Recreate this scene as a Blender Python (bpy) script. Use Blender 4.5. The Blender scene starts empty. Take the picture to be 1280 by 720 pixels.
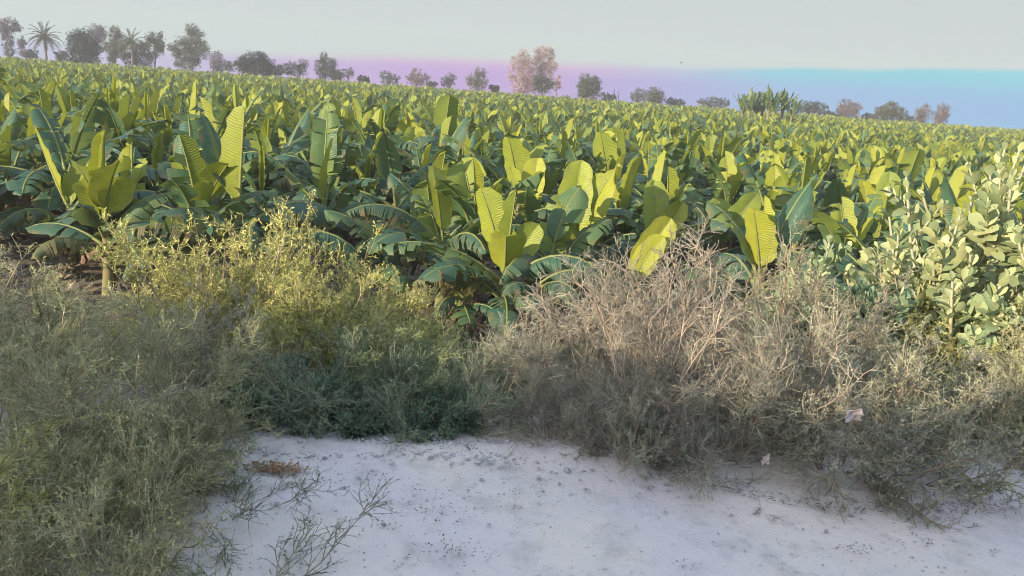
import bpy, math
import numpy as np
from mathutils import Matrix, Vector

sc = bpy.context.scene
COL = sc.collection
R = math.radians

# ------------------------------------------------------------------ camera
EYE = np.array([0.0, 0.0, 1.6])
FPX, ROLL = 1005.0, R(4.1)                      # focal length in pixels of the 1280 px wide photograph
PITCH = math.atan(256 * math.cos(ROLL) / FPX)
cF = np.array([0, math.cos(PITCH), -math.sin(PITCH)])
cR0 = np.array([1.0, 0, 0]); cU0 = np.array([0, math.sin(PITCH), math.cos(PITCH)])
cR = cR0 * math.cos(ROLL) + cU0 * math.sin(ROLL)
cU = cU0 * math.cos(ROLL) - cR0 * math.sin(ROLL)
cam_d = bpy.data.cameras.new('camera'); cam = bpy.data.objects.new('camera', cam_d); COL.objects.link(cam)
cam_d.sensor_width = 36; cam_d.lens = 36 * FPX / 1280; cam_d.clip_start = 0.05; cam_d.clip_end = 6000
M = Matrix.Identity(4)
for i in range(3):
    M[i][0] = cR[i]; M[i][1] = cU[i]; M[i][2] = -cF[i]; M[i][3] = EYE[i]
cam.matrix_world = M
sc.camera = cam

def ray(u, v):
    return cF * FPX + cR * (u - 640) + cU * (360 - v)
def at_y(u, v, y):                              # point seen at pixel (u, v), y metres ahead
    d = ray(u, v); return EYE + d * (y / d[1])
def px_of(p):
    d = np.asarray(p) - EYE; z = d @ cF
    return 640 + FPX * (d @ cR) / z, 360 - FPX * (d @ cU) / z

# ------------------------------------------------------------------ light
SUN_EL, SUN_AZ = R(14), math.atan2(-0.77, -0.64)   # azimuth clockwise from +Y: low, behind and to the left
sv = Vector((math.sin(SUN_AZ) * math.cos(SUN_EL), math.cos(SUN_AZ) * math.cos(SUN_EL), math.sin(SUN_EL)))
sl = bpy.data.lights.new('sun', 'SUN'); so = bpy.data.objects.new('sun', sl); COL.objects.link(so)
sl.energy = 2.15; sl.angle = R(0.6); sl.color = (1.0, 0.85, 0.62)
so.rotation_euler = sv.to_track_quat('Z', 'Y').to_euler()
sc.view_settings.view_transform = 'Standard'; sc.view_settings.look = 'None'
sc.view_settings.gamma = 1; sc.view_settings.exposure = 2.1; sc.view_settings.use_curve_mapping = False
sc.cycles.filter_width = 1.0; sc.cycles.max_bounces = 6; sc.cycles.transparent_max_bounces = 4; sc.cycles.diffuse_bounces = 4
sc.cycles.use_denoising = True; sc.cycles.denoiser = 'OPENIMAGEDENOISE'; sc.cycles.denoising_input_passes = 'RGB_ALBEDO_NORMAL'

def lin(r, g, b):
    f = lambda c: (c / 255 / 12.92) if c / 255 < 0.04045 else ((c / 255 + 0.055) / 1.055) ** 2.4
    return (f(r), f(g), f(b), 1.0)

W = bpy.data.worlds.new('World'); sc.world = W; W.use_nodes = True
nt = W.node_tree; nt.nodes.clear()
def nd(t, **k):
    n = nt.nodes.new(t)
    for a, b in k.items(): setattr(n, a, b)
    return n
def L(a, b): nt.links.new(a, b)
def mth(op, a, b=None):
    n = nd('ShaderNodeMath', operation=op)
    for i, s in enumerate([a, b]):
        if s is None: continue
        if isinstance(s, (int, float)): n.inputs[i].default_value = s
        else: L(s, n.inputs[i])
    return n.outputs[0]
def rng(v, a, b, c=0.0, d=1.0, smooth=True):
    n = nd('ShaderNodeMapRange', interpolation_type='SMOOTHSTEP' if smooth else 'LINEAR')
    L(v, n.inputs[0])
    for i, x in enumerate((a, b, c, d)):
        if isinstance(x, (int, float)): n.inputs[i + 1].default_value = x
        else: L(x, n.inputs[i + 1])
    return n.outputs[0]
def ramp(v, stops, interp='LINEAR'):
    n = nd('ShaderNodeValToRGB'); cr = n.color_ramp; cr.interpolation = interp
    while len(cr.elements) < len(stops): cr.elements.new(0.5)
    for e, (p, c) in zip(cr.elements, stops): e.position = p; e.color = c
    L(v, n.inputs[0]); return n.outputs[0]
def mix(f, a, b):
    n = nd('ShaderNodeMix', data_type='RGBA')
    if isinstance(f, (int, float)): n.inputs[0].default_value = f
    else: L(f, n.inputs[0])
    for i, s in ((6, a), (7, b)):
        if isinstance(s, tuple): n.inputs[i].default_value = s
        else: L(s, n.inputs[i])
    return n.outputs[2]
tc = nd('ShaderNodeTexCoord'); sp = nd('ShaderNodeSeparateXYZ'); L(tc.outputs['Generated'], sp.inputs[0])
el = mth('MULTIPLY', mth('ARCSINE', sp.outputs[2]), 57.2958)
az = mth('MULTIPLY', mth('ARCTAN2', sp.outputs[0], sp.outputs[1]), 57.2958)
ns = nd('ShaderNodeTexNoise'); L(tc.outputs['Generated'], ns.inputs['Vector']); ns.inputs['Scale'].default_value = 9; ns.inputs['Detail'].default_value = 3
elw = mth('ADD', el, mth('MULTIPLY', mth('SUBTRACT', ns.outputs[0], 0.5), 0.5))
azn = rng(az, -34, 34, 0, 1, False)
g = lambda x: (x, x, x, 1)
top = mth('MULTIPLY', ramp(azn, [(0, g(.30)), (.10, g(.18)), (.25, g(.28)), (.42, g(.44)), (.55, g(.48)), (.68, g(.54)), (.80, g(.64)), (1, g(.80))]), 4.0)
soft = ramp(azn, [(0, g(.9)), (.5, g(.9)), (.62, g(.7)), (.7, g(.5)), (1, g(.42))])
band = rng(elw, top, mth('SUBTRACT', top, soft))
hi = ramp(azn, [(0, lin(178, 208, 214)), (.12, lin(199, 197, 212)), (.25, lin(203, 186, 210)), (.40, lin(212, 178, 208)), (.56, lin(208, 180, 210)), (.64, lin(182, 190, 214)), (.74, lin(128, 203, 214)), (1, lin(118, 207, 218))])
lo = ramp(azn, [(0, lin(178, 190, 215)), (.12, lin(190, 186, 214)), (.25, lin(190, 172, 214)), (.42, lin(188, 160, 214)), (.54, lin(184, 163, 214)), (.64, lin(166, 168, 216)), (.76, lin(146, 182, 222)), (1, lin(126, 180, 222))])
inner = rng(el, mth('MULTIPLY', top, 0.25), mth('MULTIPLY', top, 0.95))
hs = nd('ShaderNodeHueSaturation'); hs.inputs['Saturation'].default_value = 1.02; L(mix(inner, lo, hi), hs.inputs['Color']); bandc = hs.outputs[0]
upper = ramp(rng(el, 1.5, 9, 0, 1, False), [(0, lin(197, 210, 208)), (.3, lin(200, 210, 209)), (1, lin(203, 209, 211))])
low_sky = mix(band, upper, bandc)
sky = nd('ShaderNodeTexSky', sky_type='NISHITA', sun_disc=False); sky.sun_elevation = SUN_EL; sky.sun_rotation = SUN_AZ
sky.air_density = 1.2; sky.dust_density = 1.5
bgs = nd('ShaderNodeBackground'); L(sky.outputs[0], bgs.inputs[0]); bgs.inputs[1].default_value = 0.15
bgh = nd('ShaderNodeBackground'); L(low_sky, bgh.inputs[0]); bgh.inputs[1].default_value = 0.232
ms = nd('ShaderNodeMixShader'); L(rng(el, 8, 40, 0, 0.6), ms.inputs[0]); L(bgh.outputs[0], ms.inputs[1]); L(bgs.outputs[0], ms.inputs[2])
wo = nd('ShaderNodeOutputWorld'); L(ms.outputs[0], wo.inputs[0])

# ------------------------------------------------------------------ materials
def material(name):
    global nt
    m = bpy.data.materials.new(name); m.use_nodes = True; nt = m.node_tree; nt.nodes.clear()
    return m
def finish(base, rough=0.7, spec=0.3, trans=0.0, tcol=None, bump=None, bstr=0.3, bdist=0.01):
    p = nd('ShaderNodeBsdfPrincipled')
    if isinstance(base, tuple): p.inputs['Base Color'].default_value = base
    else: L(base, p.inputs['Base Color'])
    p.inputs['Roughness'].default_value = rough; p.inputs['Specular IOR Level'].default_value = spec
    if bump is not None:
        b = nd('ShaderNodeBump'); b.inputs['Strength'].default_value = bstr; b.inputs['Distance'].default_value = bdist
        L(bump, b.inputs['Height']); L(b.outputs[0], p.inputs['Normal'])
    out = nd('ShaderNodeOutputMaterial'); s = p.outputs[0]
    if trans > 0:
        t = nd('ShaderNodeBsdfTranslucent')
        c = tcol if tcol is not None else base
        if isinstance(c, tuple): t.inputs[0].default_value = c
        else: L(c, t.inputs[0])
        mx = nd('ShaderNodeMixShader'); mx.inputs[0].default_value = trans
        L(s, mx.inputs[1]); L(t.outputs[0], mx.inputs[2]); s = mx.outputs[0]
    L(s, out.inputs[0])
def noise(scale, detail=4, rough=0.55, coord='Object'):
    t = nd('ShaderNodeTexCoord'); n = nd('ShaderNodeTexNoise'); L(t.outputs[coord], n.inputs['Vector'])
    n.inputs['Scale'].default_value = scale; n.inputs['Detail'].default_value = detail; n.inputs['Roughness'].default_value = rough
    return n.outputs[0]
def worldnoise(scale, detail=4, rough=0.55):
    t = nd('ShaderNodeNewGeometry'); n = nd('ShaderNodeTexNoise'); L(t.outputs['Position'], n.inputs['Vector'])
    n.inputs['Scale'].default_value = scale; n.inputs['Detail'].default_value = detail; n.inputs['Roughness'].default_value = rough
    return n.outputs[0]
def c4(*c): return (c[0], c[1], c[2], 1.0)

def leaf_material():
    m = material('banana_leaf')
    a = nd('ShaderNodeAttribute', attribute_name='tint'); s = nd('ShaderNodeSeparateColor'); L(a.outputs['Color'], s.inputs[0])
    across, along, age = s.outputs[0], s.outputs[1], s.outputs[2]
    oi = nd('ShaderNodeObjectInfo')
    age2 = mth('ADD', age, mth('MULTIPLY', mth('SUBTRACT', oi.outputs['Random'], 0.5), 0.16))
    age2 = mth('ADD', age2, mth('MULTIPLY', mth('SUBTRACT', noise(2.2), 0.5), 0.22))
    base = ramp(age2, [(0.0, c4(.37, .385, .045)), (.15, c4(.26, .315, .045)), (.34, c4(.12, .195, .065)), (.54, c4(.045, .125, .088)), (.8, c4(.07, .125, .08)), (.93, c4(.22, .20, .09)), (1, c4(.30, .22, .14))])  # teal of mature leaves also puts shade tone into their colour
    vein = mth('MULTIPLY', mth('SINE', mth('ADD', mth('MULTIPLY', along, 230), mth('MULTIPLY', noise(4), 22))), 0.34)
    base = mix(rng(across, 0.10, 0.0), base, c4(.30, .32, .10))
    base = mix(mth('MULTIPLY', rng(mth('ADD', across, mth('MULTIPLY', noise(14), 0.35)), 1.02, 1.3), rng(age, .3, .8)), base, c4(.24, .17, .09))
    spot = mth('MULTIPLY', rng(mth('ADD', noise(5.5, 6, .7), mth('MULTIPLY', across, .12)), .62, .70), rng(age, .1, .7, .25, .9))
    base = mix(spot, base, c4(.20, .15, .07))
    base = mix(rng(worldnoise(7, 5, .6), .45, .75, 0, .35), base, c4(.17, .18, .12))
    tc_ = mix(0.4, base, c4(.36, .40, .03))
    finish(base, 0.45, 0.35, 0.32, tc_, bump=mth('ADD', mth('MULTIPLY', vein, .5), noise(9)), bstr=0.7, bdist=0.016)
    return m
def simple(name, c1, c2, scale, rough=0.8, trans=0.0, tint=False, bstr=0.4):
    m = material(name); n = noise(scale)
    b = mix(rng(n, .3, .7), c4(*c1), c4(*c2))
    if tint:
        oi = nd('ShaderNodeObjectInfo'); mx = nd('ShaderNodeMix', data_type='RGBA', blend_type='MULTIPLY'); mx.inputs[0].default_value = 1
        L(b, mx.inputs[6]); L(oi.outputs['Color'], mx.inputs[7]); b = mx.outputs[2]
    finish(b, rough, 0.25, trans, None, n, bstr)
    return m
def foliage_mat(name, c1, c2, c3, trans=0.3, rough=0.6, scale=1.3, spec=0.25):
    """leaf colour from the per-leaf random tint, multiplied by the object's own colour"""
    m = material(name)
    a = nd('ShaderNodeAttribute', attribute_name='tint'); s = nd('ShaderNodeSeparateColor'); L(a.outputs['Color'], s.inputs[0])
    v = mth('ADD', s.outputs[0], mth('MULTIPLY', mth('SUBTRACT', worldnoise(scale), .5), 0.9))
    b = ramp(v, [(0.05, c4(*c1)), (.5, c4(*c2)), (.95, c4(*c3))])
    oi = nd('ShaderNodeObjectInfo'); mx = nd('ShaderNodeMix', data_type='RGBA', blend_type='MULTIPLY'); mx.inputs[0].default_value = 1
    L(b, mx.inputs[6]); L(oi.outputs['Color'], mx.inputs[7]); b = mx.outputs[2]
    finish(b, rough, spec, trans)
    return m

MAT = {}
MAT['leaf'] = leaf_material()
MAT['stem'] = simple('banana_stem', (.16, .17, .06), (.22, .16, .10), 6)
MAT['dead'] = simple('dry_banana_leaf', (.30, .22, .16), (.14, .09, .07), 8, trans=0.15)
MAT['wood'] = simple('shrub_wood', (.62, .55, .48), (.95, .85, .78), 9, tint=True)
MAT['twig'] = foliage_mat('shrub_twig', (.55, .55, .55), (.85, .85, .85), (1.3, 1.25, 1.1), 0.2, 0.75, 3.0)
MAT['milk'] = foliage_mat('milkweed_leaf', (.19, .245, .15), (.29, .345, .215), (.42, .445, .27), 0.22, 0.6, 2.2)
MAT['pale_stem'] = simple('milkweed_stem', (.34, .33, .22), (.42, .38, .28), 12)
MAT['bark'] = simple('tree_bark', (.20, .16, .13), (.12, .10, .085), 3)
MAT['tree_leaf'] = foliage_mat('tree_leaf', (.55, .55, .55), (1, 1, 1), (1.5, 1.45, 1.3), 0.2, 0.7, .5)
MAT['shade_hedge'] = foliage_mat('shade_hedge_leaf', (.05, .08, .03), (.07, .11, .04), (.1, .13, .05))

def ground_mat():
    m = material('field_soil'); n = worldnoise(1.3, 6); n2 = worldnoise(18, 4)
    b = mix(rng(n, .35, .65), c4(.17, .13, .095), c4(.25, .20, .15))
    b = mix(rng(n2, .55, .75), b, c4(.12, .10, .06))
    finish(b, .95, .1, bump=n2, bstr=.8, bdist=.03); return m
def road_mat():
    m = material('pale_dust')
    n1 = worldnoise(1.1, 5, .6); n2 = worldnoise(5.5, 6, .65); n3 = worldnoise(60, 3, .6); n4 = worldnoise(22, 4, .7)
    b = mix(rng(n1, .38, .62), c4(.68, .595, .605), c4(.74, .64, .585))
    b = mix(rng(n2, .46, .70, 0, .5), b, c4(.43, .38, .37))
    b = mix(rng(n4, .60, .72, 0, .5), b, c4(.27, .235, .225))
    b = mix(rng(n3, .62, .74, 0, .4), b, c4(.30, .27, .26))
    h = mth('ADD', mth('MULTIPLY', n4, .7), mth('MULTIPLY', n3, .5))
    finish(b, .95, .1, bump=h, bstr=.55, bdist=.02); return m
MAT['ground'] = ground_mat(); MAT['road'] = road_mat()
MAT['stone'] = foliage_mat('stone', (.36, .34, .35), (.5, .47, .49), (.64, .60, .62), 0.0, .9, 5)
MAT['debris'] = foliage_mat('debris', (.10, .085, .075), (.17, .14, .12), (.26, .20, .15), 0.0, .9, 5)
MAT['rust'] = foliage_mat('rust_litter', (.22, .10, .05), (.33, .17, .09), (.42, .27, .17), 0.0, .9, 8)
MAT['scrap'] = simple('pale_scrap', (.62, .50, .47), (.74, .64, .60), 30, .6, .2)
MAT['bird'] = simple('bird_feathers', (.22, .15, .13), (.30, .2, .18), 5)
MAT['post'] = simple('weathered_post', (.2, .18, .17), (.3, .27, .25), 5)

# ------------------------------------------------------------------ mesh helpers
class MB:
    def __init__(s): s.V = []; s.Q = []; s.T = []; s.A = []; s.qm = []; s.tm = []; s.n = 0
    def add(s, V, Q=None, T=None, A=None, mi=0):
        V = np.asarray(V, float).reshape(-1, 3); k = len(V)
        s.V.append(V); s.A.append(np.tile([0.5, .5, .5, 1.], (k, 1)) if A is None else A)
        if Q is not None and len(Q): s.Q.append(np.asarray(Q) + s.n); s.qm.append(np.full(len(Q), mi))
        if T is not None and len(T): s.T.append(np.asarray(T) + s.n); s.tm.append(np.full(len(T), mi))
        s.n += k
    def mesh(s, name, mats, smooth=True):
        V = np.concatenate(s.V); A = np.concatenate(s.A)
        Q = np.concatenate(s.Q) if s.Q else np.zeros((0, 4), int); T = np.concatenate(s.T) if s.T else np.zeros((0, 3), int)
        mi = np.concatenate(s.qm + s.tm) if (s.qm or s.tm) else np.zeros(0, int)
        me = bpy.data.meshes.new(name)
        me.vertices.add(len(V)); me.vertices.foreach_set('co', V.astype(np.float32).ravel())
        lp = np.concatenate([Q.ravel(), T.ravel()]).astype(np.int32)
        me.loops.add(len(lp)); me.loops.foreach_set('vertex_index', lp)
        tot = np.concatenate([np.full(len(Q), 4), np.full(len(T), 3)]).astype(np.int32)
        me.polygons.add(len(tot)); st = np.concatenate([[0], np.cumsum(tot)[:-1]]).astype(np.int32)
        me.polygons.foreach_set('loop_start', st)
        me.polygons.foreach_set('material_index', mi.astype(np.int32))
        me.polygons.foreach_set('use_smooth', np.full(len(tot), smooth))
        for m in mats: me.materials.append(MAT[m])
        me.update(calc_edges=True)
        at = me.attributes.new('tint', 'FLOAT_COLOR', 'POINT'); at.data.foreach_set('color', A.astype(np.float32).ravel())
        return me
def link(name, me, parent=None, loc=None, rot=None, scale=None):
    o = bpy.data.objects.new(name, me); COL.objects.link(o)
    if parent is not None: o.parent = parent
    if loc is not None: o.location = loc
    if rot is not None: o.rotation_euler = rot
    if scale is not None: o.scale = scale if not isinstance(scale, (int, float)) else (scale,) * 3
    return o
def tag(o, label=None, cat=None, group=None, kind=None):
    if label: o['label'] = label
    if cat: o['category'] = cat
    if group: o['group'] = group
    if kind: o['kind'] = kind
    return o
def empty(name, loc, rz=0, scale=1):
    o = bpy.data.objects.new(name, None); COL.objects.link(o); o.empty_display_size = .2
    o.location = loc; o.rotation_euler = (0, 0, rz); o.scale = (scale,) * 3; return o
def unit(v): return v / (np.linalg.norm(v, axis=-1, keepdims=True) + 1e-9)
def tubes(mb, P, Rr, sides=3, mi=0, A=None):
    """P (N,n,3) polylines, Rr (N,n) radii"""
    N, n, _ = P.shape
    T = unit(np.gradient(P, axis=1)); ref = np.array([0.31, 0.47, 0.83])
    a = unit(np.cross(T, ref)); b = np.cross(T, a)
    ph = np.arange(sides) * 2 * np.pi / sides
    ring = P[:, :, None] + Rr[:, :, None, None] * (a[:, :, None] * np.cos(ph)[:, None] + b[:, :, None] * np.sin(ph)[:, None])
    idx = np.arange(N * n * sides).reshape(N, n, sides)
    q = np.stack([idx[:, :-1], np.roll(idx, -1, 2)[:, :-1], np.roll(idx, -1, 2)[:, 1:], idx[:, 1:]], -1).reshape(-1, 4)
    AA = None if A is None else np.repeat(A, n * sides, 0)
    mb.add(ring.reshape(-1, 3), q, None, AA, mi)
def tint_of(rs, n, lo=0., hi=1.):
    v = rs.uniform(lo, hi, n); return np.stack([v, rs.uniform(0, 1, n), rs.uniform(0, 1, n), np.ones(n)], 1)
def quads(mb, C, D, S, l, w, A, mi=0, fold=0.0):
    """leaf-shaped rhombus faces: centre base C, direction D, side S"""
    n = len(C); l = np.broadcast_to(l, (n,))[:, None]; w = np.broadcast_to(w, (n,))[:, None]
    nn = np.cross(D, S)
    V = np.stack([C, C + D * l * .45 + S * w * .5 + nn * w * fold, C + D * l, C + D * l * .45 - S * w * .5 + nn * w * fold], 1).reshape(-1, 3)
    q = np.arange(4 * n).reshape(n, 4)
    mb.add(V, q, None, np.repeat(A, 4, 0), mi)
def rand_dir(rs, n): return unit(rs.normal(size=(n, 3)))
def grow(rs, S, D, ln, n, jit, trop):
    """polylines from starts S along D"""
    N = len(S); P = np.zeros((N, n, 3)); P[:, 0] = S; d = D.copy()
    for k in range(1, n):
        d = unit(d + rs.normal(size=(N, 3)) * jit + np.array([0, 0, trop]))
        P[:, k] = P[:, k - 1] + d * (ln / (n - 1))[:, None]
    return P
def branch(rs, P, per, t0, t1, spread, ln, n, jit, trop, taper=.5, lift=0.0):
    N, m, _ = P.shape; tot = N * per
    pi = np.repeat(np.arange(N), per); t = rs.uniform(t0, t1, tot) * (m - 1)
    i = np.minimum(t.astype(int), m - 2); f = (t - i)[:, None]
    S = P[pi, i] * (1 - f) + P[pi, i + 1] * f; T = unit(P[pi, i + 1] - P[pi, i])
    D = unit(T + rand_dir(rs, tot) * spread + np.array([0, 0, lift]))
    l = ln * rs.uniform(.45, 1.2, tot) * (1 - taper * t / (m - 1))
    return grow(rs, S, D, l, n, jit, trop)

# ------------------------------------------------------------------ setting
EDGE = 3.3
def hash_noise(x, y):
    return (np.sin(x * 1.7 + 1.3 * np.sin(y * 1.1)) + np.sin(y * 2.3 + x * .9) + .5 * np.sin(x * 5.1 - y * 3.7)) / 2.5
def ground_z(x, y):
    x = np.asarray(x, float); y = np.asarray(y, float)
    t = np.clip((y - EDGE - .12 * np.sin(x * .8) - .05 * np.sin(3.1 * x)) / 6.2, 0, 1)
    z = -2.3 * (t * t * (3 - 2 * t))
    z += np.where(t > 0, .05 * hash_noise(x, y) * np.minimum(t * 6, 1), 0)
    return z - .05 * np.maximum(y - 205, 0)
def sheet(xs, ys, zf):
    X, Y = np.meshgrid(xs, ys); Z = zf(X, Y); V = np.stack([X, Y, Z], -1).reshape(-1, 3)
    i = np.arange(len(V)).reshape(X.shape)
    return V, np.stack([i[:-1, :-1], i[:-1, 1:], i[1:, 1:], i[1:, :-1]], -1).reshape(-1, 4)
mb = MB()
xs = np.concatenate([-np.geomspace(3000, 8, 16), np.linspace(-7.5, 7.5, 61), np.geomspace(8, 3000, 16)])
ys = np.concatenate([-np.geomspace(200, 8, 8), np.linspace(-7, 3, 8), np.linspace(3.2, 11, 50), np.geomspace(12, 4000, 26)])
V, Q = sheet(xs, ys, lambda x, y: ground_z(x, y) - .05 * (y < 3.9))
mb.add(V, Q); tag(link('ground', mb.mesh('ground', ['ground'])), kind='structure')

mb = MB(); rs = np.random.RandomState(5)
def road_z(x, y):
    z = ground_z(x, y) + .004 + .012 * hash_noise(x * 1.3, y * 1.6) + .006 * hash_noise(x * 6.1 + 2, y * 7.3) + .003 * hash_noise(x * 17, y * 15)
    z += .022 * np.exp(-((y - EDGE - .12 * np.sin(x * .8)) / .09) ** 2)
    return z + rs.normal(size=z.shape) * .0012
xs = np.concatenate([np.linspace(-60, -4.2, 50), np.linspace(-4.1, 4.1, 330), np.linspace(4.2, 60, 50)])
ys = np.concatenate([np.linspace(-3.5, 1.4, 20), np.linspace(1.45, 4.0, 120)])
V, Q = sheet(xs, ys, road_z); mb.add(V, Q); tag(link('dirt_road', mb.mesh('dirt_road', ['road'])), kind='structure')

# ------------------------------------------------------------------ banana leaves
def leaf_geo(rs, L=1.4, Wd=.55, el0=70, droop=40, fold=25, lat=30, twist=0, tears=0, age=.5, ns=15, nc=3, wave=.012, pet=.14, roll=0.0):
    """leaf growing from the origin towards +X; returns MB-ready pieces"""
    m = 40; s = np.linspace(0, 1, m); th = R(el0) - R(droop) * s ** 1.6
    dx = np.cos(th); dz = np.sin(th); P = np.zeros((m, 3)); P[1:, 0] = np.cumsum(dx[:-1]) * L / (m - 1); P[1:, 2] = np.cumsum(dz[:-1]) * L / (m - 1)
    bend = rs.normal() * .06; P[:, 1] = bend * L * s ** 2
    T = unit(np.gradient(P, axis=0)); S0 = unit(np.cross(np.array([0, 0, 1.]) + 0 * T, T)); N0 = np.cross(T, S0)
    tw = R(twist) * np.minimum(1, s / .25) + rs.normal() * .2 * s
    S = S0 * np.cos(tw)[:, None] + N0 * np.sin(tw)[:, None]; N = np.cross(T, S)
    def fr(A, q): return np.stack([np.interp(q, s, A[:, k]) for k in range(3)], -1)
    out = []
    # petiole and midrib
    k = np.linspace(0, .97, max(5, ns // 2 + 1)); rib = fr(P, k); rad = .022 * L * (1 - .85 * k) + .002
    out.append(('tube', rib, rad, age))
    for sg in (1, -1):
        cuts = [pet]
        if tears:
            cuts += sorted(rs.uniform(pet + .05, .97, tears))
        cuts += [1.0]
        cuts = [c for i, c in enumerate(cuts) if i == 0 or c - cuts[i - 1] > .012] 
        for a, b in zip(cuts[:-1], cuts[1:]):
            n = max(2, int(round((b - a) * ns)) + 1); ss = np.linspace(a, b, n)
            t = (ss - pet) / (1 - pet)
            w = Wd / 2 * np.clip(1 - np.abs(2 * t - 1) ** 3.2, 0, 1) ** .55 * (1.08 - .28 * t)
            if tears == 0: w = w * (1 + .06 * np.sin(t * 23 + rs.uniform(0, 6)))
            mid = .5 * (a + b); d1 = rs.normal() * 22 + (abs(rs.normal()) * 35 if tears else 0)
            if not tears: d1 = 0
            gap = rs.uniform(.05, .45) if tears else 0; cutl = rs.uniform(.75, 1.05) if tears else 1
            cols = []
            for j in range(nc + 1):
                fc = j / nc; q = ss + (mid - ss) * gap * fc
                d = (w * fc * cutl)[:, None]
                al = fold - .55 * (lat + d1) * fc
                if roll: al = fold - roll * fc
                nz = wave * .42 * rs.normal(size=n) * fc + rs.normal() * .004 * fc
                p = fr(P, q) + sg * fr(S, q) * d * math.cos(R(al)) + fr(N, q) * (d * math.sin(R(al)) + nz[:, None]) + fr(T, q) * d * .22
                cols.append(p)
            G_ = np.stack(cols, 1); A_ = np.zeros((n, nc + 1, 4)); A_[..., 0] = np.linspace(0, 1, nc + 1); A_[..., 1] = t[:, None]; A_[..., 2] = np.clip(age + (rs.normal() * .05 if tears else 0), 0, 1); A_[..., 3] = 1
            i = np.arange(n * (nc + 1)).reshape(n, nc + 1)
            q4 = np.stack([i[:-1, :-1], i[1:, :-1], i[1:, 1:], i[:-1, 1:]], -1).reshape(-1, 4)
            if sg < 0: q4 = q4[:, ::-1]
            out.append(('grid', G_.reshape(-1, 3), q4, A_.reshape(-1, 4)))
    return out
def put_leaf(mb, pieces, az=0, loc=(0, 0, 0), sc_=1.0, dead=False, sides=4):
    c, s = math.cos(az), math.sin(az); Rm = np.array([[c, -s, 0], [s, c, 0], [0, 0, 1]]); loc = np.asarray(loc)
    for p in pieces:
        if p[0] == 'tube':
            A = np.array([[0.02, .5, p[3], 1.]])
            tubes(mb, (p[1] @ Rm.T * sc_ + loc)[None], (p[2] * sc_)[None], sides, 0, A)
        else:
            mb.add(p[1] @ Rm.T * sc_ + loc, p[2], None, p[3], 0)
KIND = {  # ranges of leaf shape by state
    'fresh': dict(el0=(68, 84), droop=(5, 35), L=(1.0, 1.35), Wd=(.5, .66), fold=(18, 40), lat=(5, 25), tears=(0, 4), age=(0.0, .18)),
    'spear': dict(el0=(80, 88), droop=(0, 8), L=(.9, 1.3), Wd=(.34, .44), fold=(70, 72), lat=(0, 1), tears=(0, 1), age=(.02, .12)),
    'young': dict(el0=(55, 76), droop=(20, 60), L=(1.2, 1.6), Wd=(.48, .62), fold=(12, 30), lat=(15, 45), tears=(1, 10), age=(.25, .5)),
    'mature': dict(el0=(28, 66), droop=(40, 105), L=(1.3, 1.85), Wd=(.60, .78), fold=(5, 20), lat=(30, 80), tears=(3, 14), age=(.45, .66)),
    'torn': dict(el0=(35, 58), droop=(75, 130), L=(1.25, 1.75), Wd=(.56, .72), fold=(-5, 12), lat=(60, 120), tears=(16, 30), age=(.58, .84)),
    'dead': dict(el0=(10, 35), droop=(120, 150), L=(.9, 1.2), Wd=(.26, .4), fold=(-40, -10), lat=(60, 120), tears=(10, 18), age=(.9, 1.0)),
}
def leaf_of(rs, kind, lod=2, **over):
    k = {a: rs.uniform(*b) for a, b in KIND[kind].items()}; k['tears'] = int(k['tears']); k.update(over)
    ns, nc = {2: (16, 3), 1: (9, 2), 0: (5, 1)}[lod]
    if lod == 1: k['tears'] = min(k['tears'], 7)
    if lod == 0: k['tears'] = 0; k['Wd'] *= .82
    return leaf_geo(rs, ns=ns, nc=nc, wave=.026 if lod == 2 else .016, **k)
def leaf_mesh(rs, kind, **over):
    mb = MB(); put_leaf(mb, leaf_of(rs, kind, 2, **over)); return mb.mesh('leaf_' + kind, ['dead' if kind == 'dead' else 'leaf'])
def stem_mesh(rs, h, r=.085, sides=8):
    mb = MB(); n = 9; t = np.linspace(0, 1, n); P = np.zeros((1, n, 3)); P[0, :, 2] = t * h - .12 * (t == 0); P[0, :, 0] = .04 * np.sin(t * 3)
    tubes(mb, P, (r * (1.15 - .5 * t + .03 * np.sin(t * 40)))[None], sides); return mb.mesh('pseudostem', ['stem'])
rs = np.random.RandomState(11)
LIB = {k: [leaf_mesh(rs, k) for _ in range(n)] for k, n in (('fresh', 7), ('spear', 4), ('young', 8), ('mature', 12), ('torn', 12), ('dead', 5))}
STEMS = [stem_mesh(rs, h) for h in (.75, .9, 1.05)]
SH = (.75, .9, 1.05)

def banana(x, y, sc_, rz, recipe, rs, label=None, name='banana_plant'):
    """thing > pseudostem, leaf ... ; recipe = list of kinds, oldest last"""
    z = float(ground_z(x, y)); t = empty(name, (x, y, z), rz, sc_)
    si = rs.randint(3); link('pseudostem', STEMS[si], t); h = SH[si]
    a = rs.uniform(0, 6.28)
    for i, k in enumerate(recipe):
        fr = i / max(1, len(recipe) - 1)
        kk = k if isinstance(k, str) else k[0]
        az_ = a + i * 2.4 + rs.normal() * .25 if isinstance(k, str) else R(k[1]) - rz
        if isinstance(k, str): me = LIB[k][rs.randint(len(LIB[k]))]
        else: me = leaf_mesh(rs, kk, **k[2])
        s = 1.0 if not isinstance(k, str) else rs.uniform(.85, 1.15)
        link('dry_leaf' if kk == 'dead' else 'leaf', me, t, (0, 0, h * (1 - .55 * fr)), (0, 0, az_), s)
    return t
GRP = 'banana plants of the plantation'
rs = np.random.RandomState(21)
heroes = []
def hero(x, y, recipe, label, sc_=1.0):
    t = banana(x, y, sc_, 0.0, recipe, rs); tag(t, label, 'banana plant', GRP); heroes.append((x, y)); return t
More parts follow.
